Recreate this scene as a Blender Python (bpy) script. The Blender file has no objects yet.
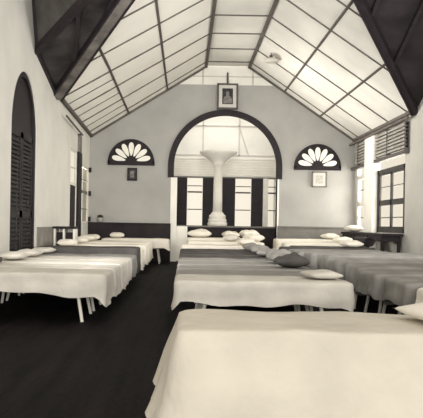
import bpy, bmesh, math, random
from mathutils import Vector, Matrix, noise
C = bpy.context.scene.collection
PI = math.pi
rnd = random.Random(7)

# ------------------------------------------------------------------ materials
def mat(name, col, rough=0.8, var=0.08, nscale=6.0, bump=0.0, bscale=30.0, spec=0.25, stretch=(1, 1, 1), col2=None):
    m = bpy.data.materials.new(name); m.use_nodes = True
    n, l = m.node_tree.nodes, m.node_tree.links
    b = n['Principled BSDF']; b.inputs['Roughness'].default_value = rough
    b.inputs['Specular IOR Level'].default_value = spec
    tc = n.new('ShaderNodeTexCoord'); mp = n.new('ShaderNodeMapping'); mp.inputs['Scale'].default_value = stretch
    l.new(tc.outputs['Object'], mp.inputs['Vector'])
    nz = n.new('ShaderNodeTexNoise'); nz.inputs['Scale'].default_value = nscale; nz.inputs['Detail'].default_value = 4
    l.new(mp.outputs['Vector'], nz.inputs['Vector'])
    rp = n.new('ShaderNodeValToRGB')
    c2 = col2 or tuple(max(0, c * (1 - var * 2)) for c in col)
    rp.color_ramp.elements[0].position = 0.3; rp.color_ramp.elements[0].color = (*c2, 1)
    rp.color_ramp.elements[1].position = 0.7; rp.color_ramp.elements[1].color = (*[min(1, c * (1 + var)) for c in col], 1)
    l.new(nz.outputs['Fac'], rp.inputs['Fac']); l.new(rp.outputs['Color'], b.inputs['Base Color'])
    if bump > 0:
        nb = n.new('ShaderNodeTexNoise'); nb.inputs['Scale'].default_value = bscale; nb.inputs['Detail'].default_value = 3
        l.new(mp.outputs['Vector'], nb.inputs['Vector'])
        bp = n.new('ShaderNodeBump'); bp.inputs['Strength'].default_value = bump; bp.inputs['Distance'].default_value = 0.03
        l.new(nb.outputs['Fac'], bp.inputs['Height']); l.new(bp.outputs['Normal'], b.inputs['Normal'])
    return m

def glassmat(name):
    m = bpy.data.materials.new(name); m.use_nodes = True
    n, l = m.node_tree.nodes, m.node_tree.links
    n.remove(n['Principled BSDF'])
    t = n.new('ShaderNodeBsdfTransparent'); t.inputs['Color'].default_value = (.97, .96, .93, 1)
    g = n.new('ShaderNodeBsdfGlossy'); g.inputs['Roughness'].default_value = .3
    f = n.new('ShaderNodeMixShader'); f.inputs[0].default_value = .02
    l.new(t.outputs[0], f.inputs[1]); l.new(g.outputs[0], f.inputs[2])
    l.new(f.outputs[0], n['Material Output'].inputs['Surface'])
    return m

M = {}
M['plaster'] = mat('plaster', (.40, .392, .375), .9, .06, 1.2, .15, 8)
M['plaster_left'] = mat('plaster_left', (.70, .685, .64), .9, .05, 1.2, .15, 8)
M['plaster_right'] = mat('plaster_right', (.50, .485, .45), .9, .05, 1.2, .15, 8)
M['whitewash'] = mat('whitewash', (.86, .84, .78), .9, .03, 2, .1, 8)
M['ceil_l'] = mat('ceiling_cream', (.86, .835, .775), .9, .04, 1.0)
M['ceil_r'] = mat('ceiling_cream_shade', (.78, .76, .71), .9, .10, .7)  # the same cream lowered: shade of the right slope put into the colour
M['batten'] = mat('batten_brown', (.13, .115, .105), .8, .15, 4)
M['darkwood'] = mat('dark_wood', (.018, .013, .016), .6, .2, 5, .2, 20, .3, (1, 1, 6))
M['beam'] = mat('beam_wood', (.15, .135, .125), .75, .25, 4, .2, 20)
M['darkroof'] = mat('dark_roof', (.03, .025, .027), .9, .3, 1.6)
M['greyroof'] = mat('grey_roof', (.085, .08, .075), .9, .35, 1.4)
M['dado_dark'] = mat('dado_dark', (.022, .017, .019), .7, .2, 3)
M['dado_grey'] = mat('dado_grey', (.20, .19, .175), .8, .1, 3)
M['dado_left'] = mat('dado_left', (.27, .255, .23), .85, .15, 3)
M['white_sheet'] = mat('white_sheet', (.80, .755, .67), .95, .04, 2.2, .5, 7, .05)
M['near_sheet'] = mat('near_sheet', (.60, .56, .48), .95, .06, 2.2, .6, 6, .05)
M['pale_sheet'] = mat('pale_sheet', (.66, .63, .575), .95, .08, 3, .5, 7, .05)
M['dull_sheet'] = mat('dull_sheet', (.30, .29, .275), .95, .10, 3, .35, 7, .05)
M['grey_blanket'] = mat('grey_blanket', (.29, .28, .265), 1, .12, 4, .35, 9, .03)
M['dark_blanket'] = mat('dark_blanket', (.10, .094, .09), 1, .15, 4, .35, 9, .03)
M['mattress'] = mat('mattress_ticking', (.35, .33, .29), .95, .1, 8)
M['white_paint'] = mat('white_paint', (.80, .77, .70), .5, .04, 6)
M['petal_light'] = mat('petal_daylight', (.93, .91, .84), .6, .02, 6)  # near-white colour stands in for daylight through the fanlight openings
M['frame_grey'] = mat('frame_grey', (.10, .09, .085), .6, .1, 8)
M['mat_board'] = mat('mat_board', (.62, .60, .56), .8, .04, 8)
M['photo_dark'] = mat('photo_dark', (.045, .04, .042), .5, .4, 9)
M['photo_grey'] = mat('photo_grey', (.20, .19, .18), .5, .3, 9)
M['photo_light'] = mat('photo_light', (.50, .48, .43), .5, .15, 12)
M['glass'] = glassmat('window_glass')
M['enamel'] = mat('enamel', (.62, .60, .54), .4, .04, 6)
M['jar'] = mat('jar_glaze', (.33, .31, .28), .5, .1, 9)

def floor_mat():
    m = mat('floor_boards', (.0075, .0052, .0062), .75, .5, 1.6, .25, 14, .12, (5, .6, 1))
    n, l = m.node_tree.nodes, m.node_tree.links
    b = n['Principled BSDF']
    tc = n.new('ShaderNodeTexCoord'); w = n.new('ShaderNodeTexWave')
    w.wave_type = 'BANDS'; w.bands_direction = 'X'; w.inputs['Scale'].default_value = 2.1; w.inputs['Distortion'].default_value = .4
    l.new(tc.outputs['Object'], w.inputs['Vector'])
    rp = n.new('ShaderNodeValToRGB'); rp.color_ramp.elements[0].position = 0; rp.color_ramp.elements[0].color = (.7, .7, .7, 1)
    rp.color_ramp.elements[1].position = .12; rp.color_ramp.elements[1].color = (1, 1, 1, 1)
    l.new(w.outputs['Fac'], rp.inputs['Fac'])
    mx = n.new('ShaderNodeMix'); mx.data_type = 'RGBA'; mx.blend_type = 'MULTIPLY'; mx.inputs[0].default_value = 1
    src = b.inputs['Base Color'].links[0].from_socket
    l.new(src, mx.inputs[6]); l.new(rp.outputs['Color'], mx.inputs[7]); l.new(mx.outputs[2], b.inputs['Base Color'])
    return m
M['floor'] = floor_mat()

# ------------------------------------------------------------------ mesh helpers
def obj(name, bm, m, parent=None, smooth=False, loc=None):
    me = bpy.data.meshes.new(name)
    bmesh.ops.recalc_face_normals(bm, faces=bm.faces[:])
    bm.to_mesh(me); bm.free()
    if smooth:
        for p in me.polygons: p.use_smooth = True
    me.materials.append(m if not isinstance(m, str) else M[m])
    o = bpy.data.objects.new(name, me); C.objects.link(o)
    if loc: o.location = loc
    if parent: o.parent = parent
    return o
def tag(o, label, cat, group=None):
    o['label'] = label; o['category'] = cat
    if group: o['group'] = group
    return o
def thing(name, label, cat, loc=(0, 0, 0), rz=0, group=None):
    o = bpy.data.objects.new(name, None); C.objects.link(o)
    o.empty_display_size = .1; o.location = loc; o.rotation_euler = (0, 0, rz)
    return tag(o, label, cat, group)
def struct(name, bm, m, parent=None, smooth=False):
    o = obj(name, bm, m, parent, smooth)
    if not parent: o['kind'] = 'structure'
    return o
def sempty(name):
    o = bpy.data.objects.new(name, None); C.objects.link(o); o['kind'] = 'structure'; o.empty_display_size = .1
    return o
def BM(): return bmesh.new()
def box(bm, a, b, mtx=None, bevel=0):
    x0, y0, z0 = [min(p, q) for p, q in zip(a, b)]; x1, y1, z1 = [max(p, q) for p, q in zip(a, b)]
    r = bmesh.ops.create_cube(bm, size=1)
    vs = r['verts']
    for v in vs:
        v.co = Vector(((x0 + x1) / 2 + v.co.x * (x1 - x0), (y0 + y1) / 2 + v.co.y * (y1 - y0), (z0 + z1) / 2 + v.co.z * (z1 - z0)))
    if bevel:
        es = list({e for v in vs for e in v.link_edges})
        rr = bmesh.ops.bevel(bm, geom=es, offset=bevel, segments=2, affect='EDGES', profile=.6)
        vs = [v for v in rr['verts']]
    if mtx:
        for v in {v for v in vs if v.is_valid}: v.co = mtx @ v.co
    return bm
def bar(bm, p, q, w, h=None, up=(0, 0, 1)):
    """rectangular bar from p to q, w across, h along 'up'."""
    p, q = Vector(p), Vector(q); h = h or w
    d = (q - p); L = d.length; d.normalize(); u = Vector(up)
    s = d.cross(u).normalized(); u = s.cross(d).normalized()
    vs = []
    for e in (p, q):
        for a, b in ((-1, -1), (1, -1), (1, 1), (-1, 1)): vs.append(bm.verts.new(e + s * a * w / 2 + u * b * h / 2))
    for f in ((0, 1, 2, 3), (7, 6, 5, 4), (0, 4, 5, 1), (1, 5, 6, 2), (2, 6, 7, 3), (3, 7, 4, 0)): bm.faces.new([vs[i] for i in f])
    return bm
def tube(bm, p, q, r0, r1=None, n=10):
    p, q = Vector(p), Vector(q); r1 = r1 or r0; d = (q - p).normalized()
    a = Vector((1, 0, 0)) if abs(d.x) < .8 else Vector((0, 1, 0)); s = d.cross(a).normalized(); u = s.cross(d)
    R = []
    for e, r in ((p, r0), (q, r1)):
        R.append([bm.verts.new(e + (s * math.cos(t * 2 * PI / n) + u * math.sin(t * 2 * PI / n)) * r) for t in range(n)])
    for i in range(n): bm.faces.new((R[0][i], R[0][(i + 1) % n], R[1][(i + 1) % n], R[1][i]))
    bm.faces.new(R[0][::-1]); bm.faces.new(R[1])
    return bm
def lathe(bm, prof, c=(0, 0, 0), n=32):
    rings = []
    for r, z in prof:
        rings.append([bm.verts.new((c[0] + r * math.cos(2 * PI * i / n), c[1] + r * math.sin(2 * PI * i / n), c[2] + z)) for i in range(n)])
    for a, b in zip(rings, rings[1:]):
        for i in range(n): bm.faces.new((a[i], a[(i + 1) % n], b[(i + 1) % n], b[i]))
    bm.faces.new(rings[0][::-1]); bm.faces.new(rings[-1])
    return bm
def prism(bm, pts, axis, a, b):
    """extrude a 2D polygon between a and b along axis ('x' -> pts are (y,z), 'y' -> pts are (x,z), 'z' -> (x,y))."""
    def P(p, t):
        return {'x': (t, p[0], p[1]), 'y': (p[0], t, p[1]), 'z': (p[0], p[1], t)}[axis]
    A = [bm.verts.new(P(p, a)) for p in pts]; B = [bm.verts.new(P(p, b)) for p in pts]
    n = len(pts)
    bm.faces.new(A); bm.faces.new(B[::-1])
    for i in range(n): bm.faces.new((A[i], B[i], B[(i + 1) % n], A[(i + 1) % n]))
    return bm

# ------------------------------------------------------------------ room dimensions
XL, XR, YB = -2.91, 5.05, 18.0        # left wall, right wall, back wall
EAVE, RIDGE, RX0, RX1 = 3.72, 5.89, .54, 1.83
YT = 13.3                              # nave walls end here: transept begins
PL = (RIDGE - EAVE) / (RX0 - XL); PR = (RIDGE - EAVE) / (XR - RX1)
AX, AR, AZ = 1.156, 1.58, 2.86         # arch centre, opening radius, springing height
T = .28
def eave_l(y): return EAVE + .21 * (YB - y) / (YB - 13.3)      # the left wall plate climbs a little toward the crossing
def ztop(x, y=18.0):
    e = eave_l(max(y, 13.3))
    return min(RIDGE, e + (x - XL) * (RIDGE - e) / (RX0 - XL), EAVE + (XR - x) * PR)

# floor
b = BM(); box(b, (-6, -3, -.12), (9, 24, 0)); struct('floor', b, 'floor')

# back wall with the arched opening (vertical strips)
def arch_bottom(x):
    d = abs(x - AX)
    return AZ + math.sqrt(max(0, AR * AR - d * d)) if d < AR else None
def strip_wall(bm, xs, lo, hi, y0, y1):
    for xa, xb in zip(xs, xs[1:]):
        la, lb, ha, hb = lo(xa, xb)[0], lo(xa, xb)[1], hi(xa), hi(xb)
        prism(bm, [(xa, la), (xb, lb), (xb, hb), (xa, ha)], 'y', y0, y1)
arcx = [AX - AR * math.cos(i * PI / 48) for i in range(49)]
ZW = 5.32                              # the plaster stops here; the boarded gable is above
xs = sorted(set([XL - .2, RX0 - .001, RX1] + arcx + [XR + .2] + [XL + (ZW - EAVE) / PL, XR - (ZW - EAVE) / PR]))
def lo(xa, xb):
    mid = (xa + xb) / 2
    if abs(mid - AX) < AR:
        f = lambda x: AZ + math.sqrt(max(0, AR * AR - (x - AX) ** 2))
        return f(xa), f(xb)
    return 0, 0
b = BM(); strip_wall(b, xs, lo, lambda x: min(ZW, ztop(x) + .02), YB, YB + T)
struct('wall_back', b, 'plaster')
b = BM()
xa, xb = XL + (ZW - EAVE) / PL, XR - (ZW - EAVE) / PR
prism(b, [(xa, ZW), (xb, ZW), (RX1, RIDGE + .02), (RX0, RIDGE + .02)], 'y', YB + .03, YB + T)
g = struct('wall_gable', b, 'whitewash')
b = BM()
for x in (.45, 1.95): box(b, (x - .02, YB + .005, ZW), (x + .02, YB + .03, ZW + .5))
box(b, (RX0 - .4, YB + .005, 5.56), (RX1 + .4, YB + .03, 5.59))
obj('batten', b, 'mat_board', g)
# dado along the back wall, with its ledge
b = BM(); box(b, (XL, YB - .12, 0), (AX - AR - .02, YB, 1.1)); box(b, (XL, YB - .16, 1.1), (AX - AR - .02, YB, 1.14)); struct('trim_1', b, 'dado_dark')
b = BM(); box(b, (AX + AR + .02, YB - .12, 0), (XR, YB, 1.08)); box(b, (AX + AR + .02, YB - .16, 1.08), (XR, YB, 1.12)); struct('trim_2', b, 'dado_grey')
# dark arch moulding
b = BM()
ri, ro = 1.53, 1.71
pts_o = [(AX - ro, AZ - .34)] + [(AX - ro * math.cos(i * PI / 48), AZ + ro * math.sin(i * PI / 48)) for i in range(49)] + [(AX + ro, AZ - .34)]
pts_i = [(AX - ri, AZ - .34)] + [(AX - ri * math.cos(i * PI / 48), AZ + ri * math.sin(i * PI / 48)) for i in range(49)] + [(AX + ri, AZ - .34)]
for k in range(len(pts_o) - 1):
    prism(b, [pts_o[k], pts_o[k + 1], pts_i[k + 1], pts_i[k]], 'y', YB - .07, YB + .02)
struct('trim_3', b, 'darkwood')
# whitewashed jambs below the moulding
for i, (x0, x1) in enumerate(((AX - AR - .04, AX - AR + .15), (AX + AR + .0, AX + AR + .05))):
    b = BM(); box(b, (x0, YB - .02, 0), (x1, YB + T, 2.52)); struct('trim_%d' % (4 + i), b, 'whitewash')

# left wall : pieces around the openings (transept gable included)
def wall_x(bm, x0, x1, pieces):
    for (ya, yb, za, zb) in pieces: box(bm, (x0, ya, za), (x1, yb, zb))
VL, VR = 7.3, 8.9                      # where the left and right valleys reach the ridge
EL = eave_l(YT)
KL = [(YT, EL), (11.45, 4.40), (11.1, 5.3), (10.85, 5.95), (6.0, 5.95)]   # profile of the left wall top
KR = [(YT, EAVE), (VR, RIDGE), (6.0, RIDGE)]
def prof(K, y):
    for (a, za), (b_, zb) in zip(K, K[1:]):
        if b_ <= y <= a: return za + (zb - za) * (a - y) / (a - b_)
    return EAVE
DC, DR, DZ, DH = 10.78, .84, 2.70, 1.10   # arched doorway: centre, half width, springing, rise
b = BM()
ys = sorted(set([q[0] for q in KL] + [DC - DR * math.cos(i * PI / 32) for i in range(33)]))
def lo2(ya, yb):
    if abs((ya + yb) / 2 - DC) < DR:
        f = lambda y: DZ + DH * math.sqrt(max(0, 1 - ((y - DC) / DR) ** 2))
        return f(ya), f(yb)
    return 0, 0
for ya, yb in zip(ys, ys[1:]):
    l0, l1 = lo2(ya, yb)
    prism(b, [(ya, l0), (yb, l1), (yb, prof(KL, yb) + .03), (ya, prof(KL, ya) + .03)], 'x', XL - T, XL)
wall_x(b, XL - .06, XL, [(YT, 15.05, 0, EAVE), (15.05, 15.9, 3.0, EAVE), (15.9, 16.5, 0, EAVE), (16.5, 17.85, 2.72, EAVE), (16.5, 17.85, 0, 1.12), (17.85, YB, 0, EAVE)])
prism(b, [(YT, EAVE), (YT, EL + .02), (YB, EAVE + .03), (YB, EAVE)], 'x', XL - .06, XL)
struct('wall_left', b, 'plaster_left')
b = BM(); box(b, (XL, 11.75, 0), (XL + .03, 15.0, 1.02)); struct('trim_6', b, 'dado_left')
# right wall
b = BM()
ys = sorted(q[0] for q in KR)
for ya, yb in zip(ys, ys[1:]):
    prism(b, [(ya, 0), (yb, 0), (yb, prof(KR, yb) + .03), (ya, prof(KR, ya) + .03)], 'x', XR, XR + T)
wall_x(b, XR, XR + .08, [(YT, 13.85, 0, EAVE + .02), (13.85, YB, 3.62, EAVE + .02), (13.85, YB, 0, 1.0), (15.85, 16.6, 1.0, 2.86), (17.75, YB, 1, 2.86), (13.85, YB, 2.86, 3.62)])
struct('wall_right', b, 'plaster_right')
b = BM(); box(b, (XR - .14, 15.83, 0), (XR, 16.6, 3.6), bevel=.03); struct('trim_7', b, 'whitewash')

# ------------------------------------------------------------------ ceiling
def plate(bm, pts, th=.05):
    A = [bm.verts.new(p) for p in pts]; B = [bm.verts.new((p[0], p[1], p[2] + th)) for p in pts]
    n = len(pts); bm.faces.new(A); bm.faces.new(B[::-1])
    for i in range(n): bm.faces.new((A[i], B[i], B[(i + 1) % n], A[(i + 1) % n]))
b = BM()
for i in range(8):
    ya, yb = YT + (YB - YT) * i / 8, YT + (YB - YT) * (i + 1) / 8
    plate(b, [(XL, ya, eave_l(ya)), (XL, yb, eave_l(yb)), (RX0, yb, RIDGE), (RX0, ya, RIDGE)])
plate(b, [(XL, YT, EL), (RX0, YT, RIDGE), (RX0, VL, RIDGE)])
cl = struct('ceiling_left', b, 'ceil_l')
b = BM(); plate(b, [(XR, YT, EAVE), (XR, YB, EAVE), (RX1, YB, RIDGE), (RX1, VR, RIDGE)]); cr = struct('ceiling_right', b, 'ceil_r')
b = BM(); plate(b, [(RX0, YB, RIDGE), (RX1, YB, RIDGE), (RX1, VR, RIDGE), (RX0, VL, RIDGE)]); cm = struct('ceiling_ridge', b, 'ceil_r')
rows = [17.5 - 1.3 * i for i in range(7)]
def yv(x):                                # nave depth of the valley at x
    if x < RX0: return YT - (x - XL) / (RX0 - XL) * (YT - VL)
    if x > RX1: return YT - (XR - x) / (XR - RX1) * (YT - VR)
    return VR
def zvl(x): return EL + (x - XL) * (RIDGE - EL) / (RX0 - XL) if x < RX0 else ztop(x)
for par, side in ((cl, 'l'), (cr, 'r'), (cm, 'm')):
    if side == 'l': xa, xb, cuts = XL, RX0, [-1.76, -.61]
    elif side == 'r': xa, xb, cuts = XR, RX1, [3.98, 2.905]
    else: xa, xb, cuts = RX0, RX1, []
    for x in cuts:
        b = BM(); bar(b, (x, max(YT, yv(x)), zvl(x) - .012), (x, YB, ztop(x) - .012), .05, .03); bar(b, (x, yv(x), zvl(x) - .012), (x, YT + .01, zvl(x) - .012), .05, .03); obj('batten', b, 'batten', par)
    for y in rows:
        if side == 'm': s = xa
        else:
            if y > YT: s = xa
            else: s = xa + (xb - xa) * (YT - y) / (YT - (VL if side == 'l' else VR))
        if side != 'm' and (xb - s) * (1 if side == 'l' else -1) < .05: continue
        if y < VR: continue
        b = BM(); bar(b, (s, y, (ztop(s, y) if y > YT else zvl(s)) - .01), (xb, y, ztop(xb) - .01), .036, .025); obj('batten', b, 'batten', par)
    if side == 'l':                       # half-height battens on the lower panels
        for y in [16.85 - 1.3 * i for i in range(3)]:
            b = BM(); bar(b, (xa, y, ztop(xa, y) - .008), (-1.76, y, ztop(-1.76, y) - .008), .022, .015); obj('batten', b, 'frame_grey', par)
# ridge purlins, eave plates and valley rafters
k = 8
for x in (RX0, RX1):
    b = BM(); bar(b, (x, VL if x == RX0 else VR, RIDGE - .03), (x, YB, RIDGE - .03), .075, .07); struct('trim_%d' % k, b, 'batten'); k += 1
for (x, s) in ((XL, 1), (XR, -1)):
    b = BM(); bar(b, (x + .05 * s, YT, EL if s > 0 else EAVE), (x + .05 * s, YB, EAVE), .08, .07); struct('trim_%d' % k, b, 'batten'); k += 1
b = BM(); bar(b, (XL + .12, YT + .55, 3.58), (XL + .12, 16.0, 3.46), .035, .035); box(b, (XL, 15.95, 3.44), (XL + .14, 16.02, 3.48)); struct('trim_%d' % k, b, 'batten'); k += 1
b = BM(); bar(b, (XR - .16, YT, 3.58), (XR - .16, YB, 3.58), .06, .06); struct('trim_%d' % k, b, 'batten'); k += 1
for (x, xr, yr, w, m) in ((XL, RX0, VL, .20, 'beam'), (XR, RX1, VR, .08, 'darkwood')):
    P, Q = Vector((x, YT, EL if x < 0 else EAVE)), Vector((xr, yr, RIDGE))
    b = BM(); bar(b, P - Vector((0, .0, .05)), Q - Vector((0, 0, .05)), w, .10); v = struct('trim_%d' % k, b, m); k += 1
    sd = (Q - P).normalized().cross(Vector((0, 0, 1))).normalized()
    for sg in (-1, 1):
        b = BM(); o = sd * sg * (w / 2 + .02) - Vector((0, 0, .05)); bar(b, P + o, Q + o, .04, .13); obj('edge_board', b, 'darkwood', v)
for (xa, xb) in ((XL, RX0), (XR, RX1)):
    b = BM(); bar(b, (xa, YB - .02, ztop(xa) - .03), (xb, YB - .02, ztop(xb) - .03), .05, .06); struct('trim_%d' % k, b, 'batten'); k += 1
# posts carrying the eaves near the corners
b = BM(); box(b, (XL, 15.92, 0), (XL + .06, 16.38, 3.0)); struct('trim_%d' % k, b, 'darkwood'); k += 1
b = BM(); box(b, (XL, 16.0, 3.0), (XL + .05, 16.36, 3.46)); struct('trim_%d' % k, b, 'dado_grey'); k += 1
# dark transept roof slopes with purlins
PT = (RX0, VL, RIDGE)
b = BM(); plate(b, [(XL, YT, EL), (XL, 11.45, 4.40), PT]); r = struct('roof_left', b, mat('roof_left_low', (.055, .05, .05), .9, .4, 1.3))
b = BM(); plate(b, [(XL, 11.45, 4.40), (XL, 10.85, 5.95), (RX0, VL + .05, 6.4), PT]); obj('upper_boards', b, 'greyroof', r)
b = BM(); bar(b, (XL, 11.43, 4.36), (RX0, VL, RIDGE - .04), .12, .12); obj('purlin', b, 'darkwood', r)
b = BM(); bar(b, (XL + .03, YT, EL - .02), (XL + .03, 11.45, 4.38), .06, .12); bar(b, (XL + .03, 11.45, 4.38), (XL + .03, 11.1, 5.3), .06, .12); obj('verge_board', b, 'darkwood', r)
for f in (.3, .6):
    a = Vector((XL, YT, EL)).lerp(Vector(PT), f * .55); c = Vector((XL, 11.45, 4.40)).lerp(Vector(PT), f)
    b = BM(); bar(b, a - Vector((0, 0, .04)), c - Vector((0, 0, .04)), .07, .07); obj('rafter', b, 'darkwood', r)
b = BM(); plate(b, [(XR, YT, EAVE), (XR, VR, RIDGE), (RX1, VR, RIDGE)]); r = struct('roof_right', b, 'darkroof')
for f in (.3, .55, .8):
    xx = XR + f * (RX1 - XR); y0 = YT - f * (YT - VR)
    b = BM(); bar(b, (xx, y0, EAVE + f * (RIDGE - EAVE) - .04), (xx, VR, RIDGE - .04), .07, .07); obj('rafter', b, 'darkwood', r)

# ------------------------------------------------------------------ doors and windows
# arched louvred doorway in the left wall
d1 = sempty('door_1')
b = BM()
N = 32
prof_o = [(DC - DR, 0)] + [(DC - DR * math.cos(i * PI / N), DZ + DH * math.sin(i * PI / N)) for i in range(N + 1)] + [(DC + DR, 0)]
prof_i = [(DC - DR + .09, 0)] + [(DC - (DR - .09) * math.cos(i * PI / N), DZ + (DH - .09) * math.sin(i * PI / N)) for i in range(N + 1)] + [(DC + DR - .09, 0)]
for q in range(len(prof_o) - 1): prism(b, [prof_o[q], prof_o[q + 1], prof_i[q + 1], prof_i[q]], 'x', XL - .12, XL - .02)
obj('frame', b, 'darkwood', d1)
for s in (-1, 1):
    ya, yb = (DC + .015, DC + DR - .09) if s > 0 else (DC - DR + .09, DC - .015)
    b = BM()
    box(b, (XL - .1, ya, .02), (XL - .05, ya + .08, 2.72)); box(b, (XL - .1, yb - .08, .02), (XL - .05, yb, 2.72))
    for z in (.02, 1.2, 2.62): box(b, (XL - .1, ya, z), (XL - .05, yb, z + .12))
    z = .2
    while z < 2.6:
        box(b, (XL - .11, ya + .07, z), (XL - .06, yb - .07, z + .045)); z += .075
    box(b, (XL - .115, ya + .05, .1), (XL - .11, yb - .05, 2.7))
    obj('door_leaf', b, mat('door_slats', (.03, .026, .027), .6, .3, 6), d1)
b = BM()
pts = [(DC - (DR - .08) * math.cos(i * PI / N), 2.74 + (DH - .14) * math.sin(i * PI / N)) for i in range(N + 1)]
prism(b, pts, 'x', XL - .1, XL - .07); obj('arched_panel', b, 'darkwood', d1)

# tall opening with a transom light and a dark leaf, left wall
d2 = sempty('door_2')
b = BM(); box(b, (XL - .05, 15.05, 0), (XL - .02, 15.09, 3.0)); box(b, (XL - .05, 15.86, 0), (XL - .02, 15.9, 3.0)); box(b, (XL - .05, 15.05, 2.08), (XL - .02, 15.9, 2.15)); box(b, (XL - .05, 15.05, 2.96), (XL - .02, 15.9, 3.0)); obj('frame', b, 'white_paint', d2)
b = BM(); box(b, (XL - .05, 15.09, .02), (XL - .02, 15.86, 2.08)); [box(b, (XL - .02, 15.2, z), (XL - .005, 15.75, z + .7)) for z in (.15, 1.15)]; obj('door_leaf', b, 'darkwood', d2)
b = BM(); box(b, (XL - .038, 15.09, 2.15), (XL - .034, 15.86, 2.96)); obj('transom_pane', b, 'glass', d2)
b = BM(); box(b, (XL - .045, 15.09, 2.53), (XL - .025, 15.86, 2.55)); obj('glazing_bar', b, 'mat_board', d2)

def casement(name, x, y0, y1, z0, z1, m, nleaf, bars, sgn, fw=.07, rail=None):
    w = sempty(name)
    xa, xb = x + sgn * .0, x + sgn * .08
    b = BM()
    box(b, (xa, y0, z0), (xb, y0 + fw, z1)); box(b, (xa, y1 - fw, z0), (xb, y1, z1)); box(b, (xa, y0, z0), (xb, y1, z0 + fw)); box(b, (xa, y0, z1 - fw), (xb, y1, z1))
    obj('frame', b, m, w)
    for q in range(nleaf):
        a, c = y0 + fw + (y1 - y0 - 2 * fw) * q / nleaf, y0 + fw + (y1 - y0 - 2 * fw) * (q + 1) / nleaf
        s = .055
        b = BM(); xi, xo = x + sgn * .02, x + sgn * .06
        box(b, (xi, a, z0 + fw), (xo, a + s, z1 - fw)); box(b, (xi, c - s, z0 + fw), (xo, c, z1 - fw)); box(b, (xi, a, z0 + fw), (xo, c, z0 + fw + s)); box(b, (xi, a, z1 - fw - s), (xo, c, z1 - fw))
        if rail: box(b, (xi, a, rail - .07), (xo, c, rail + .07))
        o = obj('sash', b, m, w)
        b = BM(); box(b, (x + sgn * .04, a + s, z0 + fw + s), (x + sgn * .045, c - s, z1 - fw - s)); obj('pane', b, 'glass', o)
        for z in bars:
            b = BM(); box(b, (x + sgn * .03, a + s, z - .012), (x + sgn * .055, c - s, z + .012)); obj('glazing_bar', b, 'frame_grey', o)
    return w
w1 = sempty('window_1')
b = BM()
for y in (16.5, 17.81): box(b, (XL - .045, y, 1.12), (XL - .015, y + .04, 2.72))
for z in (1.12, 2.68): box(b, (XL - .045, 16.5, z), (XL - .015, 17.85, z + .04))
obj('frame', b, 'white_paint', w1)
b = BM(); box(b, (XL - .034, 16.54, 1.16), (XL - .03, 17.81, 2.68)); o = obj('pane', b, 'glass', w1)
for z, h in ((1.5, .025), (1.94, .10), (2.32, .025)):
    b = BM(); box(b, (XL - .045, 16.54, z), (XL - .02, 17.81, z + h)); obj('glazing_bar', b, 'dado_grey', o)
hb = BM()
for z in (1.16, 1.92, 2.62): box(hb, (XL, 17.86, z), (XL + .07, 17.95, z + .14))
struct('trim_%d' % k, hb, 'darkwood'); k += 1
frame_olive = mat('frame_olive', (.055, .05, .046), .6, .15, 6)
# holes for the right windows are framed by recesses: cut the wall there by building panes in front of the open strip
casement('window_2', XR, 13.85, 15.85, 1.0, 2.62, frame_olive, 2, (1.38, 2.16), 1, .10, 1.76)
casement('window_3', XR, 16.6, 17.75, 1.0, 2.62, 'white_paint', 1, (1.4, 2.2), 1, .05, 1.80)
b = BM(); box(b, (XR + .08, 13.85, 2.62), (XR + .085, 15.85, 2.86)); struct('window_4', b, 'glass')
b = BM(); box(b, (XR + .08, 16.6, 2.62), (XR + .085, 17.75, 2.86)); struct('window_5', b, 'glass')
# slatted vent band above the right windows
v = sempty('trim_%d' % k); k += 1
b = BM()
z = 2.96
while z < 3.5:
    box(b, (XR - .09, 13.6, z), (XR - .03, YB - .25, z + .05), None); z += .085
obj('slats', b, mat('slat_grey', (.36, .34, .31), .8, .15, 5), v)
b = BM(); box(b, (XR - .12, 13.6, 2.82), (XR, YB, 2.9)); obj('lintel', b, 'frame_grey', v)
b = BM()
for y in (13.6, 14.85, 16.1, 17.35): box(b, (XR - .1, y, 2.9), (XR - .02, y + .07, 3.55))
obj('upright', b, 'frame_grey', v)

# ------------------------------------------------------------------ porch seen through the arch
PX0, PX1, PY = -.9, 3.2, 20.4
kz = 600 / PY
b = BM(); box(b, (-1.6, PY, 2.72), (3.9, PY + .15, 5.2)); box(b, (-1.6, PY, 0), (-.35, PY + .15, 2.72)); box(b, (3.0, PY, 0), (3.9, PY + .15, 2.72)); box(b, (-.35, PY, 0), (3.0, PY + .15, 1.02))
pw = struct('wall_porch', b, 'whitewash')
b = BM()
for z in (3.47, 4.47): box(b, (-1.6, PY - .02, z), (3.9, PY, z + .035))
for x in (.55, 1.78): box(b, (x - .025, PY - .02, 3.47), (x + .025, PY, 5.2))
bar(b, (1.78, PY - .015, 4.45), (2.1, PY - .015, 3.5), .03, .03, (0, 1, 0))
obj('cover_strip', b, 'mat_board', pw)
b = BM()
for i in range(7): box(b, (-1.0, PY - .03, 2.80 + i * .09), (3.4, PY, 2.84 + i * .09))
obj('louvre', b, 'white_paint', pw)
b = BM(); box(b, (-1.0, PY - .05, 2.70), (3.4, PY, 2.755)); obj('head_rail', b, 'dado_grey', pw)
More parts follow.
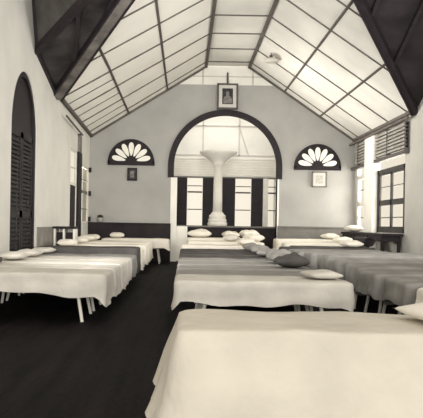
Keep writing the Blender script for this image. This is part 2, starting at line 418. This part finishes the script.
# porch shutters and glazed leaves
def px(p): return (p - 185.5) / kz
sd = sempty('door_3')
for (p0, p1) in ((175, 186.6), (202, 213.5), (221.5, 234.5), (250.5, 262)):
    b = BM(); x0, x1 = px(p0), px(p1)
    box(b, (x0, PY - .08, .9), (x1, PY - .03, 2.71)); box(b, (x0 + .03, PY - .1, 1.9), (x1 - .03, PY - .08, 2.6)); box(b, (x0 + .03, PY - .1, 1.0), (x1 - .03, PY - .08, 1.75))
    obj('shutter', b, 'darkwood', sd)
for (p0, p1) in ((187, 201.6), (235, 250), (267.5, 277)):
    x0, x1 = px(p0), px(p1)
    b = BM(); box(b, (x0, PY + .02, 1.02), (x1, PY + .03, 2.71)); o = obj('glazed_leaf', b, 'glass', sd)
    for z, h in ((1.62, .03), (2.2, .05), (2.42, .025)):
        b = BM(); box(b, (x0, PY - .04, z), (x1, PY + .02, z + h)); obj('glazing_bar', b, 'frame_grey', o)
b = BM(); box(b, (px(262.2), PY - .1, 0), (px(267.2), PY - .02, 2.71)); obj('post', b, 'white_paint', sd)
# low dark parapet in the porch with a pale cap
b = BM(); box(b, (-1.2, 18.75, 0), (3.5, 19.45, 1.04)); struct('wall_parapet', b, 'dado_dark')
b = BM(); box(b, (-1.2, 18.7, 1.04), (3.5, 19.5, 1.09)); struct('trim_%d' % k, b, 'dado_grey'); k += 1
b = BM(); box(b, (-.42, 18.3, 0), (.06, 18.66, 1.06), bevel=.01)
struct('trim_%d' % k, b, 'whitewash'); k += 1
# column standing on the parapet
col = thing('column', 'round pale column with stacked ring base standing beyond the dark arch', 'column', (1.01, 19.1, 1.09))
lathe_b = BM(); lathe(lathe_b, [(.31, 0), (.31, .1), (.27, .115), (.29, .13), (.29, .21), (.25, .225), (.265, .24), (.265, .33), (.22, .36), (.18, .42), (.15, .45)]); obj('base', lathe_b, 'white_paint', col, True)
lathe_b = BM(); lathe(lathe_b, [(.15, .45), (.145, .9), (.13, 1.9)]); obj('shaft', lathe_b, 'white_paint', col, True)
lathe_b = BM(); lathe(lathe_b, [(.13, 1.9), (.16, 1.93), (.17, 1.98), (.24, 2.06), (.42, 2.2), (.58, 2.29), (.6, 2.33), (.6, 2.36)]); obj('capital', lathe_b, 'whitewash', col, True)

# ------------------------------------------------------------------ lunettes and pictures on the back wall
def lunette(x, z, r, label):
    t = thing('fanlight', label, 'fanlight', (x, YB - .02, z), 0, 'fanlights beside the arch')
    n = 32
    b = BM(); prism(b, [(-r * math.cos(i * PI / n), r * 1.03 * math.sin(i * PI / n)) for i in range(n + 1)], 'y', -.02, .02); obj('back_panel', b, 'darkwood', t)
    b = BM()
    for i in range(n):
        a0, a1 = i * PI / n, (i + 1) * PI / n
        P = lambda a, q: (-q * math.cos(a), q * 1.03 * math.sin(a))
        prism(b, [P(a0, r), P(a1, r), P(a1, r * .9), P(a0, r * .9)], 'y', -.06, -.02)
    box(b, (-r, -.06, -.06), (r, .02, .06))
    obj('frame', b, 'darkwood', t)
    b = BM(); prism(b, [(-.15 * math.cos(i * PI / 16), .02 + .17 * math.sin(i * PI / 16)) for i in range(17)], 'y', -.07, -.02); obj('hub', b, 'darkwood', t)
    na = 6 if x > 1 else 7
    for i in range(7):
        a = PI * (i + .5) / 7 if True else 0
        d = (-math.cos(a), math.sin(a)); s = (-d[1], d[0])
        pts = []
        L0, L1, w = .17, r * .84, .098
        for q in range(20):
            u = 2 * PI * q / 20
            rr = (L0 + L1) / 2 + (L1 - L0) / 2 * math.cos(u)
            ww = w * math.sin(u) * (.75 + .3 * math.cos(u))
            pts.append((d[0] * rr + s[0] * ww, .05 + (d[1] * rr + s[1] * ww) * .98))
        b = BM(); prism(b, pts, 'y', -.045, -.02); obj('petal_light', b, 'petal_light', t)  # solid pale shapes in place of daylit openings
    return t
lunette(-1.66, 2.92, .70, 'half-round fanlight with white petals over the small dark picture')
lunette(3.92, 2.87, .70, 'half-round fanlight with white petals over the small pale picture')

def picture(name, x, z, w, h, fw, fm, mm, im, label, mat_w, tilt=0, y=YB - .05):
    t = thing(name, label, 'picture', (x, y, z)); t.rotation_euler = (tilt, 0, 0)
    b = BM()
    box(b, (-w / 2, -.03, 0), (-w / 2 + fw, .02, h)); box(b, (w / 2 - fw, -.03, 0), (w / 2, .02, h)); box(b, (-w / 2, -.03, 0), (w / 2, .02, fw)); box(b, (-w / 2, -.03, h - fw), (w / 2, .02, h))
    obj('frame', b, fm, t)
    b = BM(); box(b, (-w / 2 + fw, -.01, fw), (w / 2 - fw, .01, h - fw)); obj('mount', b, mm, t)
    if im:
        b = BM(); box(b, (-w / 2 + fw + mat_w, -.016, fw + mat_w), (w / 2 - fw - mat_w, -.01, h - fw - mat_w)); o = obj('print', b, im, t)
    return t
# framed portrait print above the arch
p = picture('framed_picture', 1.19, 4.57, .62, .78, .05, 'frame_grey', 'mat_board', 'photo_dark', 'dark framed portrait print with pale mount above the arch', .10, math.radians(-4), YB - .12)
b = BM()   # dim seated shape inside the print
prism(b, [(-.14, .17), (.14, .17), (.13, .30), (.09, .38), (.05, .41), (-.05, .41), (-.09, .38), (-.13, .30)], 'y', -.022, -.018)
obj('printed_figure', b, 'photo_grey', p)
b = BM(); prism(b, [(.055 * math.cos(i * PI / 8), .47 + .07 * math.sin(i * PI / 8)) for i in range(16)], 'y', -.022, -.018); obj('printed_head', b, 'photo_grey', p)
b = BM(); tube(b, (0, .0, .76), (0, .09, 1.14), .03); obj('hanging_cord', b, 'batten', p)
picture('small_picture', -1.62, 2.40, .29, .38, .04, 'darkwood', 'photo_dark', 'photo_grey', 'small dark framed picture hanging under a fanlight', .05)
picture('small_picture', 3.98, 2.30, .44, .46, .03, 'dado_grey', 'mat_board', 'photo_light', 'small pale framed picture hanging under a fanlight', .08)

# pendant lamp under the right ceiling slope
t = thing('pendant_lamp', 'pale shallow pendant lamp shade hanging from the sloping ceiling', 'lamp', (2.17, 15.75, 5.43))
b = BM(); lathe(b, [(.20, 0), (.205, .015), (.17, .05), (.10, .085), (.04, .10)]); obj('shade', b, 'enamel', t, True)
b = BM(); lathe(b, [(.04, .09), (.045, .12), (.045, .17), (.03, .18)]); obj('lamp_holder', b, 'frame_grey', t, True)
b = BM(); tube(b, (0, 0, .17), (0, 0, .24), .012); obj('cord', b, 'darkwood', t)

# ------------------------------------------------------------------ beds
def smooth01(t): t = max(0, min(1, t)); return t * t * (3 - 2 * t)
def spread_mesh(L, W, zt, hems, flare, wave, seed, sag=.012):
    """draped bedspread. hems = hem height at (front, right, back, left) as (a,b) ends or numbers; front is y-, right is x+."""
    bm = BM(); r = random.Random(seed); ph = [r.uniform(0, 6.28) for _ in range(6)]
    rc = .07
    def outline(grow):
        pts = []
        hx, hy = L / 2 + grow, W / 2 + grow; c = rc + max(0, grow)
        segs = [((-hx + c, -hy), (hx - c, -hy), 0), ((hx, -hy + c), (hx, hy - c), 1), ((hx - c, hy), (-hx + c, hy), 2), ((-hx, hy - c), (-hx, -hy + c), 3)]
        ns = (26, 12, 26, 12); cc = [(hx - c, -hy + c, -PI / 2), (hx - c, hy - c, 0), (-hx + c, hy - c, PI / 2), (-hx + c, -hy + c, PI)]
        for (p, q, s), n, (cx, cy, a0) in zip(segs, ns, cc):
            for i in range(n):
                f = i / n; pts.append((p[0] + (q[0] - p[0]) * f, p[1] + (q[1] - p[1]) * f, s, f, 0))
            for i in range(5):
                a = a0 + PI / 2 * i / 5; pts.append((cx + c * math.cos(a), cy + c * math.sin(a), s, 1, (i + 1) / 6))
        return pts
    base = outline(0); n = len(base)
    def hem(i):
        x, y, s, f, cf = base[i]
        a, b_ = hems[s] if isinstance(hems[s], tuple) else (hems[s], hems[s])
        h = a + (b_ - a) * f
        if cf > 0:
            nx = hems[(s + 1) % 4]; nx = nx[0] if isinstance(nx, tuple) else nx
            h = h + (nx - h) * cf - .03 * math.sin(cf * PI)
        return h
    rings = []
    def noisez(x, y): return (noise.noise(Vector((x * 2.3 + seed * 3.1, y * 2.3, seed))) * sag + noise.noise(Vector((x * 6 + seed, y * 6, 2.0))) * sag * .4)
    for s in (0.0, .25, .5, .72, .88, .96):
        o = base
        rings.append([(p[0] * s, p[1] * s, zt + noisez(p[0] * s, p[1] * s) - (.012 * s ** 6)) for p in o])
    for gq, dz in ((-.008, .02), (0, .045)):
        o = outline(0) if gq == 0 else outline(-.008)
        rings.append([(p[0], p[1], zt - dz + noisez(p[0], p[1]) * .7) for p in o])
    per = 0
    K = 9
    lens = [0]
    for i in range(n): lens.append(lens[-1] + math.dist(base[i][:2], base[(i + 1) % n][:2]))
    o1 = outline(0)
    for kk in range(1, K + 1):
        t = kk / K; ring = []
        for i in range(n):
            p = o1[i]; ln = lens[i]
            h = hem(i) + .014 * math.sin(ln * 5.1 + ph[0]) + .011 * math.sin(ln * 11 + ph[1])
            z0 = zt - .045; z = z0 + (h - z0) * t
            nx, ny = 0, 0
            q0, q1 = o1[(i - 1) % n], o1[(i + 1) % n]; tx, ty = q1[0] - q0[0], q1[1] - q0[1]; ll = math.hypot(tx, ty) or 1
            nx, ny = ty / ll, -tx / ll
            off = flare * t + wave * smooth01(t) * (math.sin(ln * 13 + ph[2]) * .6 + math.sin(ln * 29 + ph[3] + t) * .4) + .012 * math.sin(t * 5 + ln * 3 + ph[4]) * t
            ring.append((p[0] + nx * off, p[1] + ny * off, z))
        rings.append(ring)
    V = [[bm.verts.new(c) for c in ring] for ring in rings[1:]]
    ctr = bm.verts.new(rings[0][0])
    for i in range(n): bm.faces.new((ctr, V[0][i], V[0][(i + 1) % n]))
    for a, b_ in zip(V, V[1:]):
        for i in range(n): bm.faces.new((a[i], b_[i], b_[(i + 1) % n], a[(i + 1) % n]))
    return bm

def rounded_slab(bm, L, W, z0, z1, bev):
    return box(bm, (-L / 2, -W / 2, z0), (L / 2, W / 2, z1), None, bev)
SEED = [1]
def bed(label, x0, y0, m, group, L=1.9, W=.8, zt=.553, hems=(.28, .28, .28, .28), flare=.02, wave=.012):
    t = thing('bed', label, 'bed', (x0 + L / 2, y0 + W / 2, 0), 0, group)
    SEED[0] += 1
    obj('bedspread', spread_mesh(L, W, zt, hems, flare, wave, SEED[0]), m, t, True)
    b = BM(); rounded_slab(b, L - .06, W - .06, zt - .16, zt - .03, .03); obj('mattress', b, 'mattress', t, True)
    b = BM(); zf = zt - .2
    for s in (-1, 1):
        box(b, (-L / 2 + .06, s * (W / 2 - .07) - .02, zf), (L / 2 - .06, s * (W / 2 - .07) + .02, zf + .04)); box(b, (s * (L / 2 - .09) - .02, -W / 2 + .05, zf), (s * (L / 2 - .09) + .02, W / 2 - .05, zf + .04))
    obj('bed_frame', b, 'white_paint', t)
    for sx in (-1, 1):
        for sy in (-1, 1):
            b = BM(); tube(b, (sx * (L / 2 - .34), sy * (W / 2 - .12), zf + .01), (sx * (L / 2 - .27), sy * (W / 2 - .07), 0), .021, .019, 10)
            obj('leg', b, 'white_paint', t)
    return t
ORD = ['', 'first', 'second', 'third', 'fourth', 'fifth', 'sixth', 'seventh', 'eighth', 'ninth', 'tenth', 'eleventh', 'twelfth', 'thirteenth']
def pillow_bm(L, W, H, seed, lump=.02):
    bm = BM(); n, mm = 20, 14; r = seed
    grid = {}
    for sgn in (1, -1):
        for i in range(n + 1):
            for j in range(mm + 1):
                if sgn < 0 and (i in (0, n) or j in (0, mm)): grid[(sgn, i, j)] = grid[(1, i, j)]; continue
                u, v_ = i / n * 2 - 1, j / mm * 2 - 1
                e = (1 - abs(u) ** 2.6) * (1 - abs(v_) ** 2.6); th = max(0, e) ** .5
                pin = 1 - .07 * (1 - abs(v_)) ** 0 * (u * u) * (1 - 0) * .0
                x = u * L / 2 * (1 - .06 * (1 - u * u) * 0 - .05 * (v_ * v_) * (1 - abs(u)) ); y = v_ * W / 2 * (1 - .07 * (1 - v_ * v_) * 0 - .06 * (1 - abs(v_)) * 0)
                z = H * (.5 + .5 * sgn * th)
                if sgn > 0: z += noise.noise(Vector((x * 7 + r, y * 7, r))) * lump * th
                if sgn < 0: z = max(0, z) * .6 + .4 * H * .5 * (1 - th)
                grid[(sgn, i, j)] = bm.verts.new((x, y, z))
    for sgn in (1, -1):
        for i in range(n):
            for j in range(mm):
                q = [grid[(sgn, i, j)], grid[(sgn, i + 1, j)], grid[(sgn, i + 1, j + 1)], grid[(sgn, i, j + 1)]]
                if len(set(q)) == 4: bm.faces.new(q)
    return bm
def pillow(label, x, y, z, m, rz=0, L=.36, W=.58, H=.14, group=None, lump=.02, tilt=0):
    SEED[0] += 1
    o = obj('pillow', pillow_bm(L, W, H, SEED[0] * .77, lump), m, None, True, (x, y, z)); o.rotation_euler = (0, tilt, rz)
    return tag(o, label, 'pillow', group)
def roll(label, x, y, z, m, L=.6, R=.12, rz=0, group=None):
    """rolled blanket: spiral end, slightly flattened."""
    SEED[0] += 1
    bm = BM(); n, seg = 28, 14; rings = []
    for k2 in range(seg + 1):
        f = k2 / seg; ring = []
        for i in range(n):
            a = 2 * PI * i / n; rr = R * (1 + .06 * noise.noise(Vector((f * 4, math.cos(a) * 1.5 + SEED[0], math.sin(a) * 1.5))))
            rr *= 1 - .06 * abs(math.sin(f * PI * 3)) * .5
            ring.append(bm.verts.new((rr * math.cos(a) * 1.1, (f - .5) * L, R * .85 + rr * math.sin(a) * .85)))
        rings.append(ring)
    for a, b_ in zip(rings, rings[1:]):
        for i in range(n): bm.faces.new((a[i], a[(i + 1) % n], b_[(i + 1) % n], b_[i]))
    for ring, sg in ((rings[0], -1), (rings[-1], 1)):
        prev = ring
        for q, s in ((.8, .0), (.72, -.02), (.5, .0), (.42, -.02), (.2, 0)):
            cur = []
            for v_ in prev if False else ring:
                c = v_.co; cur.append(bm.verts.new((c.x * q, c.y + sg * s, R * .85 + (c.z - R * .85) * q)))
            for i in range(n): bm.faces.new((prev[i], prev[(i + 1) % n], cur[(i + 1) % n], cur[i]))
            prev = cur
        bm.faces.new(prev)
    o = obj('rolled_blanket', bm, m, None, True, (x, y, z)); o.rotation_euler = (0, 0, rz)
    return tag(o, label, 'rolled blanket', group)

# --- middle row
GM, GL, GR = 'beds of the middle row', 'beds of the row along the arched door wall', 'beds of the row under the windows'
GP = 'pillows of the middle row'
bed('large white draped bed standing alone at the camera end of the middle row', -.04, 3.2, 'near_sheet', GM, L=1.88, zt=.57, hems=(.05, .12, .2, (.14, .03)), flare=.15, wave=.028)
pillow('white pillow on the lone front bed of the middle row', 1.56, 3.52, .58, 'white_sheet', .14, .46, .52, .10)
cfg = [('pale_sheet', .553), ('dull_sheet', .553), ('dull_sheet', .553), ('dull_sheet', .555), ('dull_sheet', .555), ('dark_blanket', .555), ('dark_blanket', .56), ('dark_blanket', .56), ('dark_blanket', .565), ('white_sheet', .63), ('white_sheet', .69), ('white_sheet', .76)]
ys = [6.18, 7.04, 7.9, 8.76, 9.62, 10.6, 11.5, 12.4, 13.3, 14.5, 15.45, 16.4]
cw = {'pale_sheet': 'pale', 'dull_sheet': 'drab', 'dark_blanket': 'dark grey', 'white_sheet': 'white', 'grey_blanket': 'grey'}
for i, ((m, zt), y) in enumerate(zip(cfg, ys)):
    x0 = -.11 if i < 10 else .05
    if i == 11: lab = 'white bed beside the arch, last of the middle row'
    else: lab = '%s covered bed, %s behind the lone front bed in the middle row' % (cw[m], ORD[i + 1])
    bed(lab, x0, y, m, GM, L=1.87 if i < 10 else 2.0, W=.77, zt=zt, hems=((.31, .295) if i == 0 else .28, .26, .28, .22), flare=.012, wave=.012)
    pl = 'on the %s bed behind the lone front bed, middle row' % ORD[i + 1]
    if i == 0: pillow('flat pale pillow ' + pl, 1.5, y + .42, zt + .006, 'pale_sheet', .1, .36, .5, .09, GP)
    elif i == 1: pass
    elif i < 5: pillow('rumpled grey pillow ' + pl, 1.52 + .06 * math.sin(i * 2), y + .42, zt + .006, ['grey_blanket', 'dark_blanket', 'grey_blanket', 'grey_blanket'][i - 1], .15 * math.sin(i * 3), .44, .6, .16, GP, .07)
    elif i < 9: pillow('dull grey pillow ' + pl, 1.5, y + .4, zt + .006, 'grey_blanket', .25 * math.sin(i * 2), .38, .58, .14, GP, .06)
    elif i == 9: pillow('white pillow ' + pl, 1.5, y + .4, zt + .006, 'white_sheet', .1, .40, .58, .16, GP, .03)
    elif i == 10:
        pillow('plump white pillow ' + pl, 1.8, y + .38, zt + .006, 'white_sheet', .3, .42, .6, .2, GP, .05)
        pillow('crumpled pale pillow midway along the eleventh bed of the middle row', 1.22, y + .4, zt + .006, 'pale_sheet', -.3, .36, .6, .18, GP, .04)
    else:
        pillow('white pillow at the head of the last middle bed', 1.78, y + .4, zt + .006, 'white_sheet', .2, .46, .62, .23, GP, .05)
        pillow('white pillow lying between the others at the head side of the last middle bed', 1.27, y + .4, zt + .006, 'white_sheet', .1, .44, .62, .18, GP, .05)
        pillow('white pillow at the foot of the last middle bed', .40, y + .42, zt + .006, 'white_sheet', -.1, .66, .6, .2, GP, .05)

# --- row along the arched door wall
cfgL = [(6.72, 'pale_sheet', .56), (7.57, 'pale_sheet', .56), (8.42, 'pale_sheet', .56), (9.27, 'pale_sheet', .56), (10.25, 'dull_sheet', .56), (11.15, 'dark_blanket', .67), (12.1, 'white_sheet', .62), (13.55, 'white_sheet', .64), (14.5, 'white_sheet', .66), (15.4, 'white_sheet', .66)]
for i, (y, m, zt) in enumerate(cfgL):
    lab = '%s covered bed, %s from the camera in the row along the arched door wall' % (cw[m], ORD[i + 1])
    bed(lab, -2.78, y, m, GL, W=.76, zt=zt, hems=((.36, .29) if i == 0 else .28, (.17, .24) if i == 0 else .2, .28, .28), flare=.015, wave=.02)
    pl = 'on the %s bed of the arched door row' % ORD[i + 1]
    if i in (2, 3, 4): pillow('flat pale pillow ' + pl, -2.52, y + .42, zt + .006, 'pale_sheet', 0, .36, .56, .11, 'pillows of the arched door row')
    elif i > 5: pillow('plump white pillow ' + pl, -2.45, y + .42, zt + .006, 'white_sheet', .1, .4, .56, .15, 'pillows of the arched door row')
bed('white covered bed pushed lengthwise against the dark dado left of the arch', -2.35, 16.75, 'white_sheet', GL, zt=.70, hems=(.45, .4, .4, .4))
pillow('white pillow on the bed against the dark dado', -1.95, 17.15, .706, 'white_sheet', .1, .42, .56, .15, 'pillows of the arched door row')
tag(obj('folded_blanket', box(BM(), (-.12, -.26, 0), (.12, .3, .07), None, .025), 'dark_blanket', None, True, (-2.62, 7.95, .566)), 'dark folded blanket on a pale bed near the arched door', 'blanket')

# --- row under the windows
cfgR = [(4.79, 'white_sheet', .60), (5.65, 'grey_blanket', .62), (6.5, 'grey_blanket', .63), (7.36, 'grey_blanket', .65), (8.22, 'grey_blanket', .67), (9.1, 'grey_blanket', .70), (9.97, 'grey_blanket', .69), (10.87, 'grey_blanket', .67), (11.8, 'grey_blanket', .66), (12.8, 'dark_blanket', .67), (13.8, 'dark_blanket', .66), (15.0, 'white_sheet', .70), (16.4, 'white_sheet', .77)]
for i, (y, m, zt) in enumerate(cfgR):
    lab = '%s covered bed, %s from the camera in the row under the windows' % (cw[m], ORD[i + 1])
    x0 = 2.1 + [0, .0, -.03, .04, -.02, .05, 0, -.04, .03, 0][i] if i < 10 else 2.5
    bed(lab, x0, y, m, GR, W=.69, zt=zt, hems=(.33, .33, .33, (.37, .37)), flare=.014, wave=.016)
    if i in (9, 11, 12): pillow('%s pillow on the %s bed of the window row' % ('white' if i > 8 else 'grey', ORD[i + 1]), x0 + 1.55, y + .4, zt + .006, 'white_sheet' if i > 8 else 'grey_blanket', .1, .4, .58, .16, 'pillows of the window row')
roll('black rolled blanket at the head of a dark grey bed by the windows', 4.2, 14.15, .675, 'darkwood', .5, .13, .3)

# ------------------------------------------------------------------ furniture along the side walls
t = thing('cupboard', 'small open white cupboard with dark compartments against the wall beyond the arched door', 'cupboard', (XL + .27, 13.2, 0)); t.scale = (1, .8, 1)
b = BM(); box(b, (-.24, -.25, .98), (.26, .27, 1.03), None, .01); obj('top', b, 'dado_dark', t)
b = BM()
for x in (-.22, -.02, .2): box(b, (x, -.22, .06), (x + .04, .22, .98))
box(b, (-.22, .2, .06), (.24, .22, .98)); box(b, (-.22, -.22, .06), (.24, .22, .12))
obj('carcass', b, 'white_paint', t)
b = BM(); box(b, (-.18, -.1, .12), (-.02, .2, .9)); box(b, (.02, -.1, .12), (.2, .2, .9)); obj('compartment_shade', b, 'dado_dark', t)  # dark blocks painted in for the shade inside the open compartments
for sx in (-1, 1):
    for sy in (-1, 1): obj('leg', box(BM(), (sx * .2 - .02, sy * .19 - .02, 0), (sx * .2 + .02, sy * .19 + .02, .06)), 'white_paint', t)
# long dark table under the windows
t = thing('long_table', 'long dark narrow table standing under the shuttered windows', 'table', (XR - .28, 15.65, 0))
b = BM(); box(b, (-.24, -1.85, .93), (.24, 1.85, .99), None, .01); obj('table_top', b, 'dado_dark', t)
for sx in (-1, 1):
    for f in (-1.7, -.6, .6, 1.7): obj('leg', box(BM(), (sx * .19 - .03, f - .03, 0), (sx * .19 + .03, f + .03, .93)), 'dado_dark', t)
b = BM(); box(b, (-.2, -1.75, .80), (.2, 1.75, .93)); obj('apron', b, 'darkwood', t)
pillow('white folded cloth bundle on the long dark table', XR - .28, 17.05, .995, 'white_sheet', .1, .4, .55, .18)
# dark-topped jar on the dado ledge
t = thing('jar', 'small grey jar with dark rounded lid on the dado ledge by the corner', 'jar', (-2.55, YB - .085, 1.14))
b = BM(); lathe(b, [(.06, 0), (.075, .01), (.085, .06), (.085, .12), (.08, .14)]); obj('body', b, 'jar', t, True)
b = BM(); lathe(b, [(.085, .14), (.09, .15), (.08, .185), (.055, .21), (.02, .22)]); obj('lid', b, 'darkwood', t, True)

# ------------------------------------------------------------------ light, world, camera
w = bpy.data.worlds.new('world'); bpy.context.scene.world = w; w.use_nodes = True
bg = w.node_tree.nodes['Background']; bg.inputs['Color'].default_value = (.93, .865, .755, 1); bg.inputs['Strength'].default_value = 1.0
def area(name, loc, target, sx, sy, e, col=(1, .975, .925), spread=180):
    l = bpy.data.lights.new(name, 'AREA'); l.shape = 'RECTANGLE'; l.size = sx; l.size_y = sy; l.energy = e; l.color = col; l.spread = math.radians(spread)
    o = bpy.data.objects.new(name, l); C.objects.link(o); o.location = loc
    o.rotation_euler = (Vector(target) - Vector(loc)).to_track_quat('-Z', 'Y').to_euler(); return o
area('daylight_windows', (XR + .6, 15.9, 2.0), (0, 15.5, 2.3), 4, 1.8, 330)
area('daylight_porch', (1.2, 19.0, 6.5), (1.2, 20.2, 2.5), 4, 2, 75)
area('fill_left', (XL + .1, 7.6, 2.2), (4.6, 15.8, 3.2), 2.4, 2.4, 185, spread=110)  # added fill lamp, no doorway here; brightens back wall and right slope
area('fill_right', (XR - .1, 9.0, 2.4), (-2.4, 14.5, 4.0), 3.0, 2.4, 190, spread=130)  # added fill lamp inside a solid wall; lifts left wall and ceiling
area('fill_crossing', (1.1, 6.2, 4.2), (1.1, 18, 4.2), 5, 1.6, 70, spread=120)  # added lamp hung out of view to brighten back wall and ceiling
area('fill_rear', (1.0, -8, 2.2), (0.4, 7, .6), 7, 3.5, 470, spread=120)  # added fill behind the camera for the bed fronts
area('daylight_left_window', (XL - .2, 17.1, 2.0), (3.9, 14.8, 4.2), 1.3, 1.6, 130, spread=62)

cam = bpy.data.cameras.new('camera'); co = bpy.data.objects.new('camera', cam); C.objects.link(co)
co.matrix_world = Matrix.Translation((0, 0, 1.13)) @ Matrix.Rotation(PI / 2, 4, 'X') @ Matrix.Rotation(math.radians(1.0), 4, 'Z')
cam.sensor_fit = 'HORIZONTAL'; cam.sensor_width = 36; cam.lens = 600 / 423 * 36
cam.shift_x = (211.5 - 185.5) / 423; cam.shift_y = (224 - 209) / 423
cam.clip_end = 200
sc = bpy.context.scene; sc.camera = co
sc.view_settings.view_transform = 'Standard'; sc.view_settings.look = 'None'
